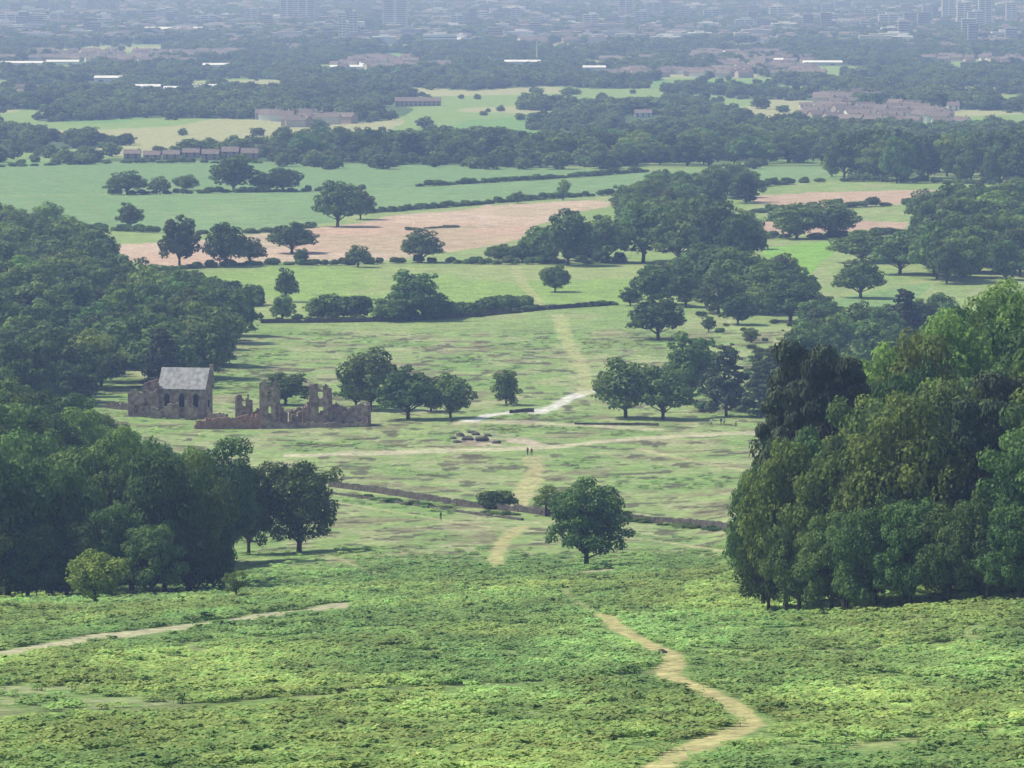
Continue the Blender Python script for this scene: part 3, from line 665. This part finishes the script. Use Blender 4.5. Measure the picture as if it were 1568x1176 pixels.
part('courtyard_wall',lambda mb:ruinwall(mb,rx(440),9,rx(530),10,[(0,3),(.3,4.5),(.5,2.5),(.8,5),(1,4)],.8,.45,[(.4,.45,1,3)],0,27))
part('garden_wall',lambda mb:ruinwall(mb,rx(300),-9,rx(400),-3,[(0,1.2),(.06,2.4),(.3,2.8),(1,3.2)],.6,.45,[],0,29),M_redbrick)
part('forecourt_wall',lambda mb:ruinwall(mb,rx(400),-3,rx(565),-.5,[(0,2.6),(.2,1.4),(.6,1.2),(1,1.6)],.6,.45,[],0,30))
cp=world(278,640); Ec=bpy.data.objects.new('stone_chapel',None); Ec.location=tuple(cp); Ec.rotation_euler=(0,0,math.radians(-12)); link(Ec)
s=1/ppm(cp[1])
mb=MB(); mb.gable(0,4,-.5,11,7.5,7.6,4.4,0,0,1,ov=.35); mb.obj('walls_and_roof',[M_ruin,M_slate],(0,0,0),Ec)
mb=MB()
for x in (-3.6,0,3.4): mb.box(x,.28,2.6,1.2,.16,2.6,0,0); mb.add([(x-.6,.2,5.2),(x+.6,.2,5.2),(x,.2,5.9)],[(0,1,2)],0)
mb.box(5.48,4,1,.16,1.3,3,0,0); mb.box(-1.8,.27,-.4,1.1,.14,2.4,0,0); mb.obj('windows',[M_dark],(0,0,0),Ec)
mb=MB(); mb.box(5.4,.3,-.5,.7,.6,7.0,0,0); mb.box(-5.4,.3,-.5,.7,.6,7.0,0,0); mb.box(5.2,7.9,7.5,.9,.9,4.6,0,0); mb.obj('buttresses',[M_ruin],(0,0,0),Ec)
cx=lambda px:(px-278)*s
mb=MB()
ruinwall(mb,cx(196),-1,cx(243),0,[(0,6.2),(.2,7.0),(.35,5.2),(.6,6.6),(.8,5.4),(1,8.6)],.9,.45,[(.18,.28,1,3),(.5,.62,2.8,4.6),(.7,.8,.2,2.4)],0,31)
ruinwall(mb,cx(196),-.4,cx(198),9,[(0,6.2),(.6,3.4),(1,5.4)],.9,.45,[],0,32)
ruinwall(mb,cx(205),6,cx(245),7,[(0,7.2),(.5,8.4),(1,8.8)],.9,.45,[(.4,.5,4,6)],0,33)
ruinwall(mb,cx(238),-5,cx(283),-4.6,[(0,3.0),(.3,2.0),(.6,3.4),(1,4)],.8,.45,[(.4,.55,.1,1.6)],0,34)
ruinwall(mb,cx(292),-4.6,cx(310),-4.4,[(0,4.6),(.5,3.5),(1,2.4)],.8,.45,[],0,35)
ruinwall(mb,cx(318),0,cx(355),-1,[(0,3.0),(.3,1.4),(1,1.0)],.6,.45,[],0,36)
mb.obj('ruined_range',[M_ruin],(0,0,0),Ec)
# ---------------------------------------------------------------- boulders
def boulder(px,base,r):
    import bmesh
    bm=bmesh.new(); bmesh.ops.create_icosphere(bm,subdivisions=3,radius=1)
    for v in bm.verts:
        c=v.co; k=.75+.5*float(vnoise(c.x*1.7+px,c.y*1.7+c.z*2.1,int(px))); v.co=Vector((c.x*k*1.3,c.y*k,c.z*k*.6))
    me=bpy.data.meshes.new('boulder'); bm.to_mesh(me); bm.free(); me.materials.append(M_stone)
    p=hit(px,base); o=bpy.data.objects.new('boulder',me); o.location=(p[0],p[1],p[2]+r*.25); o.scale=(r,r,r); o.rotation_euler=(0,0,px); link(o)
for a in [(705,668,.9),(716,674,1.1),(728,666,.8),(738,675,1.2),(747,668,.7),(722,663,.7),(694,672,.6),(1014,1000,.42),(1008,1003,.25),(760,679,.8),(700,678,.7)]: boulder(*a)
# ---------------------------------------------------------------- people
def mat(n,c): return noisemat(n,tuple(v*.8 for v in c),c,20,.1)
SK=mat('skin',(.45,.28,.2)); HR=mat('hair',(.04,.03,.02))
def person(px,base,shirt,trouser,ang,stride=.25):
    p=hit(px,base)
    J=[(0,0,.95),(0,0,1.2),(0,0,1.42),(0,.01,1.53),(0,.02,1.66),(0,.01,1.74),
       (-.1,0,.9),(-.1,-stride*.5,.5),(-.1,-stride,.08),(-.1,-stride+.16,.04) ,(.1,0,.9),(.1,stride*.7,.5),(.1,stride*.6,.08),(.1,stride*.6+.14,.04),
       (-.19,0,1.4),(-.25,.06,1.12),(-.24,.16,.87),(-.24,.19,.79),(.19,0,1.4),(.25,-.08,1.12),(.24,-.04,.87),(.24,-.02,.79)]
    Ed=[(0,1),(1,2),(2,3),(3,4),(4,5),(0,6),(6,7),(7,8),(8,9),(0,10),(10,11),(11,12),(12,13),(2,14),(14,15),(15,16),(16,17),(2,18),(18,19),(19,20),(20,21)]
    Rr=[.15,.14,.15,.06,.105,.08,.1,.07,.05,.04,.1,.07,.05,.04,.07,.05,.04,.035,.07,.05,.04,.035]
    me=bpy.data.meshes.new('p'); me.from_pydata(J,Ed,[]); o=bpy.data.objects.new('hiker',me); link(o)
    sm=o.modifiers.new('s','SKIN'); o.modifiers.new('d','SUBSURF').levels=2
    for i,sv in enumerate(me.skin_vertices[0].data): sv.radius=(Rr[i],Rr[i]*.8,); sv.use_root=(i==0)
    dg=bpy.context.evaluated_depsgraph_get(); dg.update(); m2=bpy.data.meshes.new_from_object(o.evaluated_get(dg))
    o.modifiers.clear(); o.data=m2; m2.materials.clear()
    for m in (shirt,trouser,SK,HR): m2.materials.append(m)
    for f in m2.polygons:
        c=f.center
        f.material_index=1 if c.z<.95 and abs(c.x)<.2 else (3 if (c.z>1.7 or (c.z>1.58 and c.y<-.01)) else (2 if c.z>1.49 or (c.z<.88) else 0)); f.use_smooth=True
    o.location=tuple(p); o.rotation_euler=(0,0,ang)
W=mat('white_shirt',(.6,.6,.6)); BL=mat('navy_jacket',(.03,.04,.09)); DK=mat('dark_trousers',(.03,.03,.035)); RD=mat('red_jacket',(.3,.05,.05))
person(808,697,BL,DK,.3); person(814,698,RD,DK,2.9); person(675,797,BL,DK,1.2); person(1104,651,BL,DK,.5); person(1109,651,W,DK,.5); person(1127,654,RD,BL,1.5); person(1089,652,W,DK,2)
mb=MB(); pr=None
for i in range(12):
    p=hit(-10+i*11,921-i*.8); mb.box(p[0],p[1],p[2]-.2,.14,.14,1.4)
    if pr is not None:
        for z in (.5,.95): mb.cone((pr[0],pr[1],pr[2]+z),(p[0],p[1],p[2]+z),.05,.05,4)
    pr=p
mb.obj('post_and_rail_fence',[M_bark])
# ---------------------------------------------------------------- haze (air)
mb=MB(); mb.box(0,22000,-90,40000,45000,320); o=mb.obj('atmospheric_haze',[])
hm=bpy.data.materials.new('air_haze'); hm.use_nodes=True; nt=hm.node_tree; nt.nodes.clear()
out=N(nt,'ShaderNodeOutputMaterial'); vs=N(nt,'ShaderNodeVolumeScatter'); vs.inputs['Color'].default_value=(.44,.60,1,1); vs.inputs['Density'].default_value=1.22e-4
vs.inputs['Anisotropy'].default_value=.1
nt.links.new(vs.outputs[0],out.inputs['Volume']); o.data.materials.append(hm)
# ---------------------------------------------------------------- light, camera
EL=math.radians(52); AZ=math.radians(-74)
ts=Vector((math.sin(AZ)*math.cos(EL),math.cos(AZ)*math.cos(EL),math.sin(EL)))
sl=bpy.data.lights.new('sun','SUN'); sl.energy=5; sl.angle=math.radians(.5); sl.color=(1,.95,.86)
so=link(bpy.data.objects.new('sun',sl)); so.rotation_euler=ts.to_track_quat('Z','Y').to_euler(); so.location=(0,0,400)
w=bpy.data.worlds.new('World'); scene.world=w; w.use_nodes=True; nt=w.node_tree
sk=nt.nodes.new('ShaderNodeTexSky'); sk.sky_type='NISHITA'; sk.sun_disc=False; sk.sun_elevation=EL; sk.sun_rotation=AZ
bg=nt.nodes['Background']; bg.inputs[1].default_value=.15; nt.links.new(sk.outputs[0],bg.inputs[0])
cam=bpy.data.cameras.new('camera'); cam.sensor_width=36; cam.lens=36*F/1568; cam.clip_start=1; cam.clip_end=100000
co=link(bpy.data.objects.new('camera',cam)); co.location=(0,0,CZ); co.rotation_euler=(math.pi/2-PITCH,0,0); scene.camera=co
scene.view_settings.view_transform='Standard'; scene.view_settings.look='None'; scene.view_settings.exposure=0
